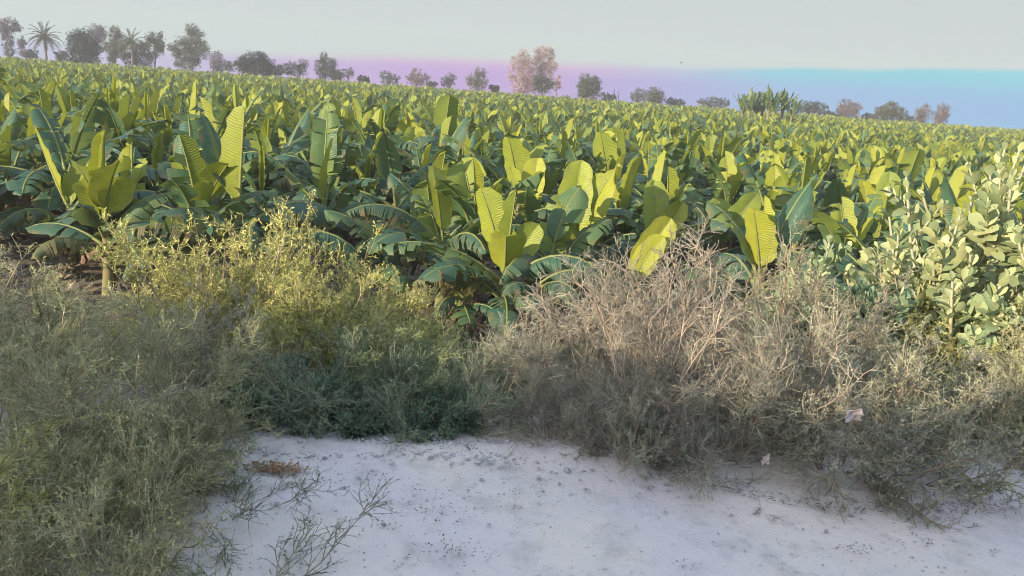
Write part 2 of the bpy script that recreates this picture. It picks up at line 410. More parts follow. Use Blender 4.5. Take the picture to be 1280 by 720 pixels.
hero(-.14, 12.3, [('spear', 10, dict(L=1.25, Wd=.36, el0=86)), ('fresh', 178, dict(tears=0, L=1.35, Wd=.58, el0=76, droop=12, twist=72)), ('fresh', 272, dict(tears=0, L=1.1, Wd=.55, el0=62, droop=40)),
     ('mature', 176, dict(L=1.9, Wd=.68, el0=36, droop=62, age=.46)), ('young', 215, dict(L=1.6, Wd=.66, el0=34, droop=70, age=.5)), ('torn', 345, dict(L=1.8, Wd=.7, el0=52, droop=110, age=.6)), ('fresh', 30, dict(tears=0, L=1.1, Wd=.5, el0=70, twist=50)),
     ('torn', 310, dict(L=1.3, el0=25, droop=100)), ('mature', 280, dict(L=1.1, el0=10, droop=90, age=.6)), ('mature', 120, {}), ('torn', 20, dict(L=1.5, el0=40, droop=95)), ('torn', 205, dict(L=1.6, el0=48, droop=100)), ('dead', 250, {}), ('dead', 320, {})],
     'small banana plant in front between two shrubs, two upright leaves over drooping dark ones', 1.08)
hero(1.0, 14.3, [('fresh', 95, dict(tears=0, L=1.7, Wd=.68, el0=84, droop=10, twist=5)), ('fresh', 18, dict(L=1.85, Wd=.74, el0=74, droop=14, twist=58, tears=1)), ('fresh', 140, dict(tears=0, L=1.2, Wd=.55, el0=76, twist=30)), ('fresh', 250, dict(tears=0, L=1.0, Wd=.5, el0=66, droop=40)), ('spear', 60, {}), ('young', 300, dict(L=1.4, el0=55)),
     ('torn', 172, dict(L=1.9, Wd=.62, el0=62, droop=125, age=.62)), ('torn', 200, dict(L=1.6, el0=45, droop=110)), ('torn', 8, dict(L=1.8, el0=48, droop=80, age=.72)), ('mature', 330, {}), ('mature', 250, {}), ('torn', 40, {}), ('dead', 270, {})],
     'banana plant with the largest upright bright yellow green leaves, just behind the small front plant', 1.08)
hero(1.95, 13.0, [('fresh', 20, dict(tears=0, L=1.45, Wd=.66, el0=66, droop=14, twist=66, age=.02)), ('fresh', 340, dict(tears=0, L=1.2, Wd=.5, el0=72, droop=20, twist=75, age=.05)), ('young', 200, dict(L=1.0)), ('mature', 290, dict(L=1.0)), ('mature', 80, {}), ('torn', 10, dict(L=1.5, el0=35, droop=50))],
     'short banana sucker with two broad yellow leaves rising behind top of brown thorny shrub', .9)
hero(4.35, 17.2, [('fresh', 15, dict(tears=0, L=1.35, Wd=.55, el0=48, droop=10, twist=60)), ('fresh', 5, dict(tears=0, L=1.5, Wd=.6, el0=62, droop=10, twist=60)), ('fresh', 80, dict(tears=0, L=1.3)), ('young', 230, {}), ('mature', 340, {}), ('mature', 190, {}), ('torn', 290, {}), ('torn', 120, {})],
     'banana plant with a fan of bright leaves leaning right, behind brown thorny shrub')
hero(-8.15, 14.4, [('fresh', 165, dict(tears=0, L=1.5, Wd=.62, el0=60, droop=6, twist=68)), ('fresh', 60, dict(tears=0, L=1.0)), ('young', 330, dict(L=1.7, el0=45, twist=40)), ('mature', 10, dict(L=1.9, el0=40, droop=70)), ('mature', 220, dict(L=1.6, el0=20)), ('mature', 300, dict(L=1.6, el0=25, droop=50)), ('torn', 260, {}), ('torn', 100, {}), ('dead', 290, {})],
     'banana plant at left edge with one bright leaf leaning left over dark ones', 1.1)
hero(-3.95, 16.2, [('fresh', 95, dict(L=1.9, Wd=.62, el0=86, droop=6, tears=6, age=.3)), ('young', 80, dict(L=1.7, Wd=.6, el0=78, droop=12, tears=10, age=.4)), ('spear', 20, dict(L=1.5)), ('young', 200, {}), ('mature', 320, {}), ('mature', 170, {}), ('torn', 250, {}), ('torn', 30, {}), ('dead', 280, {})],
     'banana plant with two tall vertical pleated leaves side by side, behind yellowish shrub', 1.12)
hero(-6.9, 18.3, [('fresh', 100, dict(tears=0, L=1.35, Wd=.6, el0=80)), ('fresh', 150, dict(tears=0, L=1.1, Wd=.5, el0=72)), ('young', 0, {}), ('mature', 300, {}), ('mature', 210, {}), ('torn', 250, {}), ('torn', 60, {})],
     'banana plant with one broad shiny upright leaf and a smaller folded one at its side')
hero(-1.75, 18.9, [('fresh', 260, dict(tears=0, L=1.3, Wd=.62, el0=62, droop=60, age=.02)), ('spear', 90, {}), ('fresh', 20, dict(tears=0, L=1.3)), ('young', 150, {}), ('mature', 320, {}), ('torn', 210, {}), ('torn', 70, {}), ('dead', 290, {})],
     'banana plant whose brightest yellow leaf bends forward, behind the small front plant to its left')
hero(8.6, 18.8, [('fresh', 80, dict(tears=0, L=1.5, Wd=.6, el0=82)), ('fresh', 30, dict(tears=0, L=1.3, Wd=.55, el0=76, twist=40)), ('spear', 0, {}), ('young', 250, {}), ('mature', 200, {}), ('mature', 320, {}), ('torn', 120, {}), ('torn', 290, {})],
     'banana plant with a cluster of bright upright leaves just left of the grey green milkweed')

hero(-1.25, 13.6, [('fresh', 120, dict(tears=0, L=1.2, Wd=.56, el0=72, twist=40)), ('torn', 200, dict(L=1.7, el0=50)), ('mature', 230, dict(L=1.6, el0=35)), ('young', 120, {}), ('torn', 300, {}), ('mature', 280, dict(el0=20)), ('torn', 0, {}), ('mature', 160, {}), ('dead', 250, {}), ('dead', 290, {})],
     'dull drooping banana plant close at left of the small front plant', 1.15)
hero(.6, 13.0, [('young', 60, dict(L=1.3, Wd=.6, el0=72)), ('torn', 180, dict(L=1.5, el0=50)), ('torn', 240, dict(L=1.5, el0=40)), ('young', 80, {}), ('torn', 330, dict(L=1.6)), ('mature', 290, dict(L=1.4, el0=15)), ('mature', 30, {}), ('dead', 270, {}), ('dead', 310, {})],
     'shredded banana plant close at right of the small front plant, leaves hanging like combs', 1.1)
hero(-2.2, 13.5, [('young', 160, dict(L=1.3)), ('mature', 190, {}), ('torn', 250, {}), ('mature', 290, dict(el0=20)), ('torn', 340, {}), ('mature', 60, {}), ('torn', 110, {}), ('dead', 270, {}), ('dead', 200, {})],
     'low ragged banana plant behind the right end of the yellowish left mound', .85)
hero(-.75, 12.0, [('torn', 190, dict(L=1.2, el0=40)), ('torn', 240, dict(L=1.1, el0=30)), ('mature', 280, dict(L=1.0, el0=10)), ('mature', 330, dict(L=1.0)), ('dead', 260, {}), ('dead', 300, {}), ('young', 100, dict(L=.9))],
     'stunted drooping banana sucker in front, left foot of the small upright plant', .85)
hero(.42, 11.9, [('torn', 350, dict(L=1.3, el0=42)), ('torn', 300, dict(L=1.2, el0=35)), ('mature', 260, dict(L=1.0, el0=15)), ('torn', 220, dict(L=1.0)), ('dead', 280, {}), ('dead', 240, {}), ('mature', 30, dict(L=1.0))],
     'stunted banana sucker with combed dark leaves, right foot of the small upright plant', .9)
hero(2.75, 15.6, [('fresh', 100, dict(tears=0, L=1.4, Wd=.6, el0=80)), ('fresh', 30, dict(tears=0, L=1.2, Wd=.55, el0=66, twist=50)), ('young', 320, {}), ('young', 200, {}), ('mature', 260, {}), ('mature', 20, {}), ('torn', 120, {}), ('torn', 300, {})],
     'banana plant with two upright light leaves, between the largest leaves and the right leaning fan')
hero(.25, 17.0, [('fresh', 80, dict(tears=0, L=1.4, Wd=.6, el0=82)), ('fresh', 150, dict(tears=0, L=1.3, Wd=.55, el0=70, twist=50)), ('spear', 60, {}), ('young', 260, {}), ('mature', 330, {}), ('mature', 200, {}), ('torn', 20, {}), ('torn', 290, {})],
     'banana plant with pointed upright leaves, showing just left of the largest leaves')
# ------------------------------------------------------------------ the plantation in rows
RECIPES = {
    'upright bright leaves': ['spear', 'fresh', 'fresh', 'young', 'young', 'mature', 'mature', 'mature', 'mature', 'torn', 'torn', 'dead'],
    'broad dark leaves': ['young', 'young', 'mature', 'mature', 'mature', 'mature', 'mature', 'mature', 'torn', 'torn', 'dead', 'dead'],
    'torn drooping leaves': ['spear', 'young', 'mature', 'mature', 'torn', 'torn', 'torn', 'torn', 'torn', 'torn', 'dead', 'dead'],
    'yellow folded leaves': ['spear', 'fresh', 'young', 'young', 'mature', 'mature', 'mature', 'mature', 'torn', 'torn', 'mature'],
}
LOOKS = list(RECIPES)
MARKS = [(20, 'the tall feathery tree'), (59, 'the lone date palm'), (103, 'the dark bushy tree'), (166, 'the palm among trees'), (236, 'the spired grey tree'), (320, 'the dark domed tree'), (407, 'the small pointed tree'), (485, 'the low grey bushes'),
         (590, 'the two-toned bush'), (664, 'the tall pink tree'), (736, 'the round green tree'), (815, 'the small round tree'), (890, 'the low mound of bushes'), (962, 'the tall banana clump'), (1062, 'the pinkish domed tree'), (1113, 'the green domed tree'), (1167, 'the twin pinkish trees'), (1250, 'the treeless skyline')]
ORD = 'front second third fourth fifth sixth seventh eighth ninth tenth eleventh twelfth thirteenth fourteenth fifteenth sixteenth seventeenth eighteenth nineteenth twentieth'.split()
backs = heroes[-7:-2]        # the low drooping plants round the small one may be overlapped
rs = np.random.RandomState(33)
spots = []; yrow = 12.9; row = 0
while yrow < 165:
    sp_ = 1.38 if yrow < 60 else 1.6; half = .69 * yrow + 3.5
    for xx in np.arange(-half, half, sp_):
        x = xx + rs.uniform(-.42, .42) + (row % 2) * .8; y = yrow + rs.uniform(-.5, .5)
        if abs(x + .3) < 1.3 and y < 13.9 or (0 < x < 2.6 and y < 13.2): continue
        if any(abs(x - a) < (.95 if b < 20 else .6) and b - 3.2 < y < b for a, b in heroes if (a, b) not in backs): continue
        if any((x - a) ** 2 + (y - b) ** 2 < .75 for a, b in heroes): continue
        spots.append((x, y, row))
    yrow += 1.75 if yrow < 60 else 2.0; row += 1
def in_view(x, y):
    u, v = px_of((x, y, -.4)); return -25 < u < 1305
near = [s for s in spots if in_view(s[0], s[1])]
near.sort(key=lambda s: s[1]); near = near[:288]
nearset = set(near); rest = [s for s in spots if s not in nearset]
def cone_crown(rs, recipe, lod, h):
    mb = MB(); a = rs.uniform(0, 6.28)
    for i, k in enumerate(recipe):
        fr = i / (len(recipe) - 1)
        put_leaf(mb, leaf_of(rs, k, lod), a + 2.4 * i + rs.normal() * .25, (0, 0, h * (1 - .55 * fr)), rs.uniform(.85, 1.15), sides=3)
    return mb
CROWNS = []
for look in LOOKS:
    for q in range(3):
        h = SH[q]; CROWNS.append((look, cone_crown(rs, RECIPES[look], 1, h).mesh('leaf_crown', ['leaf']), STEMS[q]))
cells = {}
for (x, y, rw) in near:
    u, v = px_of((x, y, -.4)); i = int(np.argmin([abs(u - m[0]) for m in MARKS])); cells.setdefault((rw, i), []).append((u, x, y))
POS = {1: [''], 2: ['left ', 'right '], 3: ['left ', 'middle ', 'right '], 4: ['leftmost ', 'second ', 'third ', 'rightmost ']}
count = 0
for (rw, i), mem in sorted(cells.items()):
    mem.sort(); n = len(mem)
    for j, (u, x, y) in enumerate(mem):
        look = LOOKS[rs.choice(4, p=[.34, .18, .20, .28] if x > -.12 * y else [.16, .36, .32, .16])]; rz = rs.uniform(0, 6.28); s = rs.uniform(.86, 1.14) * (1.26 if x < -2 else 1.2 if y < 24 else 1.06)  # more dark-leaved plants at left put the sun's shaded side into leaf colour
        if y < 24:
            t = banana(x, y, s, rz, RECIPES[look], rs)
        else:
            c = [c for c in CROWNS if c[0] == look][rs.randint(3)]
            t = empty('banana_plant', (x, y, float(ground_z(x, y))), rz, s); link('pseudostem', c[2], t); link('leaf_crown', c[1], t)
        pos = POS.get(n, ['%s ' % ORD[k] for k in range(n)])[j]
        tag(t, f'{pos}banana plant with {look}, {ORD[rw]} row, below {MARKS[i][1]}', 'banana plant', GRP)
# everything further back reads as one mass of leaf tips
mb = MB(); protos = []
for q in range(10):
    p = MB(); h = SH[q % 3]; rec = ['spear', 'fresh', 'young', 'young', 'young', 'mature', 'mature', 'torn', 'mature']; pm = cone_crown(rs, rec, 0, h)
    V = np.concatenate(pm.V); A = np.concatenate(pm.A); Q = np.concatenate(pm.Q); protos.append((V, A, Q))
for (x, y, rw) in rest:
    V, A, Q = protos[rs.randint(10)]; a = rs.uniform(0, 6.28); c, s = math.cos(a), math.sin(a); k = rs.uniform(.85, 1.16)
    A2 = A.copy(); A2[:, 2] = np.clip(A2[:, 2] + rs.normal() * .08, 0, 1)
    mb.add(V @ np.array([[c, -s, 0], [s, c, 0], [0, 0, 1]]).T * k + np.array([x, y, -2.3]), Q, None, A2)
tag(link('banana_field', mb.mesh('banana_field', ['leaf'])), 'dense mass of far banana plants stretching back to the skyline', 'banana field', None, 'stuff')

# ------------------------------------------------------------------ thorny roadside shrubs
def shrub_meshes(seed, rx=.9, h=1.0, stems=16, n1=11, n2=9, nleaf=9, leaf=.022, lw=.005, tw=.0032, el=(15, 85), spread1=.75, wood_r=.007, jit=.16):
    rs = np.random.RandomState(seed)
    a = rs.uniform(0, 6.28, stems); e = np.radians(rs.uniform(el[0], el[1], stems))
    D = np.stack([np.cos(a) * np.cos(e), np.sin(a) * np.cos(e), np.sin(e)], 1)
    ln = 1 / np.sqrt((np.cos(e) / rx) ** 2 + (np.sin(e) / h) ** 2) * rs.uniform(.7, 1.05, stems)
    S = np.stack([np.cos(a), np.sin(a), 0 * a], 1) * rs.uniform(0, .12, stems)[:, None] + np.array([0, 0, -.04])
    P0 = grow(rs, S, D, ln, 8, jit, .02)
    P1 = branch(rs, P0, n1, .15, 1, spread1, .42 * max(rx, h), 6, .2, .03)
    P2 = branch(rs, P1, n2, .1, 1, .85, .17 * max(rx, h) ** .5, 4, .24, .02)
    tn = lambda N: tint_of(rs, N)
    w = MB()
    tubes(w, P0, wood_r * np.linspace(1, .35, 8)[None] * rs.uniform(.7, 1.2, (len(P0), 1)), 4, 0, tn(len(P0)))
    tubes(w, P1, wood_r * .62 * np.linspace(1, .42, 6)[None] * np.ones((len(P1), 1)), 3, 0, tn(len(P1)))
    f = MB(); A2 = tn(len(P2))
    tubes(f, P2, tw * np.linspace(.62, .3, 4)[None] * np.ones((len(P2), 1)), 3, 0, A2)
    N = len(P2); t = rs.uniform(.1, 1, (N, nleaf)) * 3; i = np.minimum(t.astype(int), 2); fr = (t - i)[..., None]; pi = np.arange(N)[:, None]
    C = (P2[pi, i] * (1 - fr) + P2[pi, i + 1] * fr).reshape(-1, 3); T = unit(P2[pi, i + 1] - P2[pi, i]).reshape(-1, 3)
    d = unit(T * .5 + rand_dir(rs, len(C))); s = unit(np.cross(d, rand_dir(rs, len(C))))
    quads(f, C, d, s, leaf * rs.uniform(.5, 1.3, len(C)), lw * rs.uniform(.7, 1.4, len(C)), np.clip(np.repeat(A2, nleaf, 0) + rs.normal(size=(len(C), 1)) * .15, 0, 1))
    return w.mesh('shrub_branches', ['wood']), f.mesh('shrub_twigs', ['twig'])
SHR = {
    'green': [shrub_meshes(101 + i, 1.0, 1.0, 22, 12, 9, 10, .027, .0065, .0042) for i in range(3)],
    'dry': [shrub_meshes(201 + i, 1.0, 1.0, 26, 12, 9, 5, .018, .0034, .0040, spread1=.95, jit=.2, wood_r=.0056) for i in range(3)],
    'low': [shrub_meshes(301 + i, 1.0, .5, 24, 13, 10, 8, .02, .005, el=(4, 60)) for i in range(2)],
    'near': [shrub_meshes(151 + i, 1.0, 1.0, 24, 14, 10, 9, .017, .0042, .003, wood_r=.006) for i in range(3)],
    'wand': [shrub_meshes(411, 1.25, .8, 9, 9, 6, 8, .02, .005, .003, el=(18, 62), wood_r=.0065, jit=.1)],
    'sprig': [shrub_meshes(401, .62, .36, 8, 10, 6, 6, .011, .0038, .0022, el=(8, 45), wood_r=.0038)],
    'leafy': [shrub_meshes(501 + i, .5, .36, 26, 11, 9, 12, .026, .009, el=(5, 70)) for i in range(2)],
}
def shrub(kind, i, x, y, s, sz, wood, twig, label, group=None, rz=0.0, cat='shrub', name='thorny_shrub', dz=0.0):
    t = empty(name, (x, y, float(ground_z(x, y)) + dz), rz); t.scale = (s, s, sz)
    w = link('branches', SHR[kind][i][0], t); w.color = (*wood, 1); f = link('twigs', SHR[kind][i][1], t); f.color = (*twig, 1)
    tag(t, label, cat, group or 'thorny shrubs along the road edge'); return t
OLV, YEL, TAN, PINK, GRY = (.54, .53, .32), (.54, .53, .21), (.39, .37, .285), (.39, .36, .31), (.46, .45, .36)  # yellow puts sunlight into the twig colour; olive and grey raised to lift shade
WB, WP, WG = (.42, .36, .28), (.50, .43, .37), (.50, .47, .35)
# left mound, yellowish
shrub('green', 0, -1.6, 5.4, 1.1, 1.42, WB, YEL, 'yellowish olive thorny shrub, tallest of the mound left of centre', rz=.3)
shrub('green', 1, -2.7, 5.4, .95, .82, WB, OLV, 'olive thorny shrub on left side of the yellowish mound, behind the grey brown one', rz=1.9)
shrub('green', 2, -.9, 5.0, .75, .85, WG, YEL, 'yellow tipped thorny shrub at right end of the left mound', rz=4)
shrub('green', 0, -1.85, 4.6, 1.0, 1.05, WG, YEL, 'olive yellow thorny shrub standing in front of the left mound', rz=2.4)
shrub('dry', 0, -3.1, 4.4, .9, .6, WP, TAN, 'grey brown half dry thorny shrub at left edge of the photo', rz=.8)
shrub('green', 1, -1.05, 4.35, .75, .78, WG, YEL, 'small yellowish thorny shrub rising over the dark green undergrowth', rz=5.2)
shrub('dry', 2, -4.2, 6.2, 1.0, .5, WP, TAN, 'pale dry shrub under the dark banana leaves at far left', rz=3)
# left foreground
shrub('near', 2, -1.75, 2.85, .78, .66, WG, OLV, 'large sprawling thorny shrub in left foreground with long branches reaching right', rz=.9)
shrub('near', 0, -2.35, 3.5, .9, .68, WB, OLV, 'greyish olive thorny shrub behind the sprawling left foreground one', rz=4.1)
shrub('near', 1, -1.35, 2.35, .5, .34, WG, OLV, 'low olive thorny shrub in the bottom left corner beside the road', rz=2.0)
shrub('dry', 1, -1.5, 3.7, .6, .6, WP, GRY, 'brownish twiggy shrub between the foreground shrub and dark undergrowth', rz=2.7)
shrub('sprig', 0, -.72, 2.12, .95, .75, (.36, .34, .26), (.25, .28, .18), 'sparse green sprig of thorny branches spreading low over the pale road', rz=1.2, name='thorny_sprig')
shrub('sprig', 0, -.98, 2.62, .75, .6, WG, (.2, .25, .16), 'thin grey green sprig on the road just below the orange brown litter', rz=3.2, name='thorny_sprig')
shrub('wand', 0, -1.95, 2.9, .95, .9, (.42, .42, .27), OLV, 'long pale arching branches rising out of the left foreground shrub', rz=0.4)
shrub('near', 0, -1.25, 2.62, .5, .42, WG, OLV, 'small olive thorny shrub between the road and the sprawling foreground one', rz=2.9)
shrub('near', 2, -1.75, 2.2, .6, .45, WB, YEL, 'yellowish thorny shrub at the very bottom left, nearest the viewer', rz=5.5)
shrub('near', 1, -1.5, 3.25, .6, .55, WG, OLV, 'grey green thorny shrub at left end of the pale road edge', rz=3.7)
shrub('low', 1, -1.2, 2.2, .5, .8, WG, OLV, 'low olive tangle at the bottom of the photo, left of the sparse green sprig', rz=.9)
shrub('low', 0, -1.3, 2.75, .42, .7, WG, (.36, .38, .22), 'low grey green tangle at road edge above the thin grey green sprig', rz=1.9)
for i, (x, y, s, lab) in enumerate([(-.55, 10.3, 1.5, 'dark bush added to darken lit soil below the small banana plant, left one'), (.25, 10.6, 1.4, 'dark bush added to darken lit soil below the small banana plant, right one'), (-1.5, 10.8, 1.6, 'dark bush added to darken lit soil behind the left mound'), (-.2, 8.6, 1.2, 'dark bush added to darken the dip between both shrub masses')]):
    shrub('leafy', i % 2, x, y, s, s * 1.1, (.16, .15, .1), (.10, .13, .07), lab, 'low green undergrowth bushes', rz=i * 2.1, name='leafy_bush', cat='bush')  # dark bushes added to cover bright sunlit soil under the front plants
# dark green undergrowth
for i, (x, y, s, lab) in enumerate([(-1.2, 3.5, .56, 'dark green low leafy bush at left end of the undergrowth line'), (-.72, 3.5, .5, 'dark green low leafy bush at middle of the undergrowth line'), (-.28, 3.52, .48, 'dark green low leafy bush at right end of undergrowth line'), (-1.0, 3.8, .6, 'dark green leafy bush set back behind the undergrowth line')]):
    shrub('leafy', i % 2, x, y, s, s * 1.05, (.28, .29, .2), (.19, .27, .18), lab, 'low green undergrowth bushes', rz=i * 1.7, name='leafy_bush', cat='bush')
TL = (.28, .34, .24)
shrub('low', 0, -1.0, 3.6, .6, .6, WG, TL, 'dark green thorny tangle in the middle of the undergrowth line', rz=.6)
shrub('low', 1, -.35, 3.68, .55, .62, WG, TL, 'dark green thorny tangle at right end of the undergrowth, beside the brown shrub', rz=2.6)
shrub('green', 1, -.62, 3.95, .55, .5, WG, (.30, .35, .19), 'grey green thorny shrub above right part of the undergrowth', rz=3.5)
shrub('dry', 1, -.02, 4.3, .55, .5, WP, GRY, 'pale grey twiggy shrub just below the small banana plant', rz=.7)
# centre dip
shrub('green', 2, -.25, 4.6, .6, .52, WG, (.34, .38, .22), 'grey green thorny shrub in the dip below the small banana plant', rz=1.1)
shrub('dry', 0, .12, 3.85, .5, .55, WP, GRY, 'greyish brown dry shrub in the middle above the road edge', rz=3.3)
shrub('green', 0, .35, 5.6, .55, .6, WG, OLV, 'olive shrub right of and below the small banana plant', rz=2.2)
shrub('green', 1, -.75, 5.5, .6, .7, WG, (.34, .38, .22), 'pale green shrub left of and below the small banana plant', rz=.2)
# right brown mass
shrub('dry', 0, .98, 4.9, 1.1, 1.12, WP, PINK, 'tall pinkish brown dry thorny shrub, highest of the right mass', rz=.4)
shrub('dry', 1, .72, 3.8, .85, .9, WP, PINK, 'brown dry thorny shrub overhanging the road at centre right', rz=2.0)
shrub('dry', 2, 1.75, 4.8, .95, 1.12, WP, TAN, 'tan dry thorny shrub with long arching branches left of the milkweed', rz=1.0)
shrub('dry', 1, .72, 5.2, .7, .95, WP, TAN, 'tan dry thorny shrub at back left of the brown mass', rz=4.4)
shrub('dry', 2, 1.3, 3.6, .75, .75, WP, GRY, 'grey brown dry thorny shrub in the middle of the right mass, over the road edge', rz=5.0)
shrub('dry', 0, .58, 3.45, .42, .45, WP, PINK, 'small brown dry shrub at the left foot of the right mass, on the road edge', rz=1.2)
shrub('dry', 1, .95, 3.32, .5, .45, WP, GRY, 'small grey brown dry shrub pushed out over the road below the tall brown one', rz=.2)
shrub('dry', 2, .22, 3.5, .38, .42, WP, GRY, 'little grey twiggy shrub on the road edge between green undergrowth and brown mass', rz=2.2)
shrub('low', 1, .55, 3.3, .42, .6, WB, GRY, 'low grey tangle on the road edge at the left foot of the brown mass', rz=4.2)
# right foreground low mass
shrub('low', 0, 1.55, 3.4, .75, .75, WB, GRY, 'low grey thorny shrub spilling onto the road at right of centre', rz=.5)
shrub('low', 1, 2.2, 3.65, .85, .9, WB, (.40, .41, .28), 'low grey green thorny shrub spilling onto the road at right edge', rz=2.5)
shrub('green', 2, 2.15, 4.1, .7, .55, WG, GRY, 'grey olive thorny shrub behind the low right edge shrub', rz=3.6)
shrub('low', 0, 2.85, 4.0, .9, .9, WG, OLV, 'olive low thorny shrub cut by the right edge of the photo', rz=1.5)
shrub('green', 0, 2.85, 5.0, .72, .72, WB, YEL, 'yellowish olive shrub below the milkweed at right edge', rz=.7)
shrub('green', 1, 3.4, 4.8, .8, .8, WB, YEL, 'second yellowish shrub below the milkweed, further out at right edge', rz=2.9)

# ------------------------------------------------------------------ milkweed shrubs at the right
def milkweed(seed, rx, h, stems, per):
    rs = np.random.RandomState(seed); a = rs.uniform(0, 6.28, stems); e = np.radians(rs.uniform(30, 86, stems))
    D = np.stack([np.cos(a) * np.cos(e), np.sin(a) * np.cos(e), np.sin(e)], 1)
    ln = 1 / np.sqrt((np.cos(e) / rx) ** 2 + (np.sin(e) / h) ** 2) * rs.uniform(.62, 1.05, stems)
    P0 = grow(rs, D * .03, D, ln, 9, .1, .06); P1 = branch(rs, P0, 2, .45, .9, .6, .34 * h, 6, .12, .1)
    w = MB(); tubes(w, P0, np.linspace(.016, .007, 9)[None] * np.ones((stems, 1)), 5); tubes(w, P1, np.linspace(.009, .005, 6)[None] * np.ones((len(P1), 1)), 4)
    f = MB(); fl = MB()
    for P in (P0, P1):
        m = P.shape[1]
        for p in P:
            k = per if P is P0 else per // 2 + 2
            for q in range(k):
                t = (.42 + .58 * q / (k - 1)) * (m - 1) if P is P0 else (.2 + .8 * q / (k - 1)) * (m - 1)
                i = min(int(t), m - 2); c = p[i] + (p[i + 1] - p[i]) * (t - i); T = unit(p[i + 1] - p[i])
                s0 = unit(np.cross(T, [.3, .8, .2])); s1 = np.cross(T, s0); ph = q * 1.57 + rs.normal() * .3
                tip = q / (k - 1)
                for sg in (0, np.pi):
                    o = s0 * math.cos(ph + sg) + s1 * math.sin(ph + sg)
                    d = unit(o * (1 - .35 * tip) + T * (.35 + .7 * tip) + rs.normal(size=3) * .16); sd = unit(np.cross(T, o) + rs.normal(size=3) * .2); sd = unit(sd - d * (sd @ d)); n = np.cross(d, sd)
                    ll = rs.uniform(.065, .12) * (1.05 - .45 * tip ** 3); ww = ll * rs.uniform(.55, .68)
                    ts = np.array([0, .22, .5, .78, 1.0]); wd = np.array([.22, .72, 1.0, .85, .06]) * ww / 2; cup = rs.uniform(.1, .38); cu = rs.uniform(-.25, .25)
                    V = []
                    for tt, w_ in zip(ts, wd):
                        b = c + d * tt * ll + n * cu * tt * tt * ll
                        V += [b - sd * w_ + n * w_ * cup, b, b + sd * w_ + n * w_ * cup]
                    ix = np.arange(15).reshape(5, 3); Q = np.stack([ix[:-1, :-1], ix[:-1, 1:], ix[1:, 1:], ix[1:, :-1]], -1).reshape(-1, 4)
                    f.add(V, Q, None, np.repeat(tint_of(rs, 1), 15, 0))
    return w.mesh('milkweed_stems', ['pale_stem']), f.mesh('milkweed_leaves', ['milk'])
MW = [milkweed(61, 1.15, 1.95, 32, 14), milkweed(62, .85, 1.35, 26, 12), milkweed(63, .55, .8, 16, 10)]
def place_mw(i, x, y, s, col, label, rz=0):
    t = empty('milkweed_shrub', (x, y, float(ground_z(x, y))), rz, s); link('stems', MW[i][0], t); f = link('leaves', MW[i][1], t); f.color = (*col, 1)
    tag(t, label, 'milkweed', 'broad leaved milkweed shrubs at the right')
place_mw(0, 3.95, 6.3, 1.42, (1.25, 1.18, .95), 'tallest grey green milkweed with rounded pale leaves at right edge', .5)
place_mw(1, 3.1, 5.9, 1.35, (1.2, 1.15, .95), 'mid height milkweed left of the tallest one, yellowish pale leaves', 2)
place_mw(0, 4.7, 7.2, 1.62, (1.2, 1.15, 1.0), 'milkweed standing furthest back at the right edge', 3)
place_mw(2, 2.5, 5.4, 1.25, (.95, 1.1, 1.1), 'lowest milkweed with shade-tinted bluish leaves before the banana leaves, one bare stalk at its left', 1)  # cool tint puts shade into the leaf colour
place_mw(2, 3.1, 5.2, 1.25, (1.1, 1.12, .98), 'low milkweed in front of the taller ones, over the yellowish shrub', 4)
place_mw(2, 2.15, 5.55, 1.0, (.95, 1.08, 1.08), 'small grey green milkweed at far left of the milkweeds, beside the brown dry shrub', 2.5)
place_mw(1, 2.75, 6.6, 1.3, (1.05, 1.1, 1.0), 'pale milkweed leaning in front of the banana cluster, behind the lowest one', 3.5)
place_mw(1, 3.9, 5.5, 1.2, (1.2, 1.15, .95), 'milkweed in front of the tallest one, cut by the right edge', 5)

# ------------------------------------------------------------------ trees on the skyline
def tree_meshes(seed, h, blobs, n, leaf, trunk_r=.18, limbs=True, fill=1.0):
    """blobs: (x, z, rx, rz) in metres in the tree's own frame"""
    rs = np.random.RandomState(seed); w = MB(); hb = max(.8, min(b[1] for b in blobs))
    n0 = 6; P = np.zeros((1, n0, 3)); P[0, :, 2] = np.linspace(-.2, max(b[1] for b in blobs), n0); P[0, :, 0] = np.linspace(0, blobs[0][0], n0) * .6; P[0, 1:, :2] += rs.normal(size=(n0 - 1, 2)) * .08
    tubes(w, P, np.linspace(trunk_r, trunk_r * .3, n0)[None], 6)
    for b in blobs:
        k = 5; st = P[0, 1 + rs.randint(2)]; E_ = np.array([b[0], rs.normal() * .3, b[1]]); pts = st + (E_ - st) * np.linspace(0, 1, k)[:, None]; pts[1:-1] += rs.normal(size=(k - 2, 3)) * .12
        tubes(w, pts[None], np.linspace(trunk_r * .45, trunk_r * .12, k)[None], 5)
    f = MB(); tot = sum(b[2] * b[3] for b in blobs)
    for b in blobs:
        m = int(2.6 * n * b[2] * b[3] / tot)
        nc = max(10, int(22 * b[2] * b[3] ** .5)); cd = rand_dir(rs, nc) * rs.uniform(.35, 1.0, nc)[:, None] ** .6
        cl = np.array([b[0], 0, b[1]]) + cd * np.array([b[2], b[2] * .9, b[3]])
        ci = rs.randint(nc, size=m); rr = .46 * min(b[2], b[3]) * fill
        C = cl[ci] + rand_dir(rs, m) * (rs.uniform(0, 1, m) ** .5 * rr)[:, None]
        d = rand_dir(rs, m); s = unit(np.cross(d, rand_dir(rs, m)))
        A = tint_of(rs, m, .15, .85); A[:, 0] = np.clip(A[:, 0] + (rs.normal(size=nc) * .2)[ci], 0, 1)
        quads(f, C, d, s, leaf * rs.uniform(.6, 1.4, m), leaf * .6 * rs.uniform(.6, 1.4, m), A)
    return w.mesh('trunk', ['bark']), f.mesh('crown', ['tree_leaf'])
BASE = -2.3
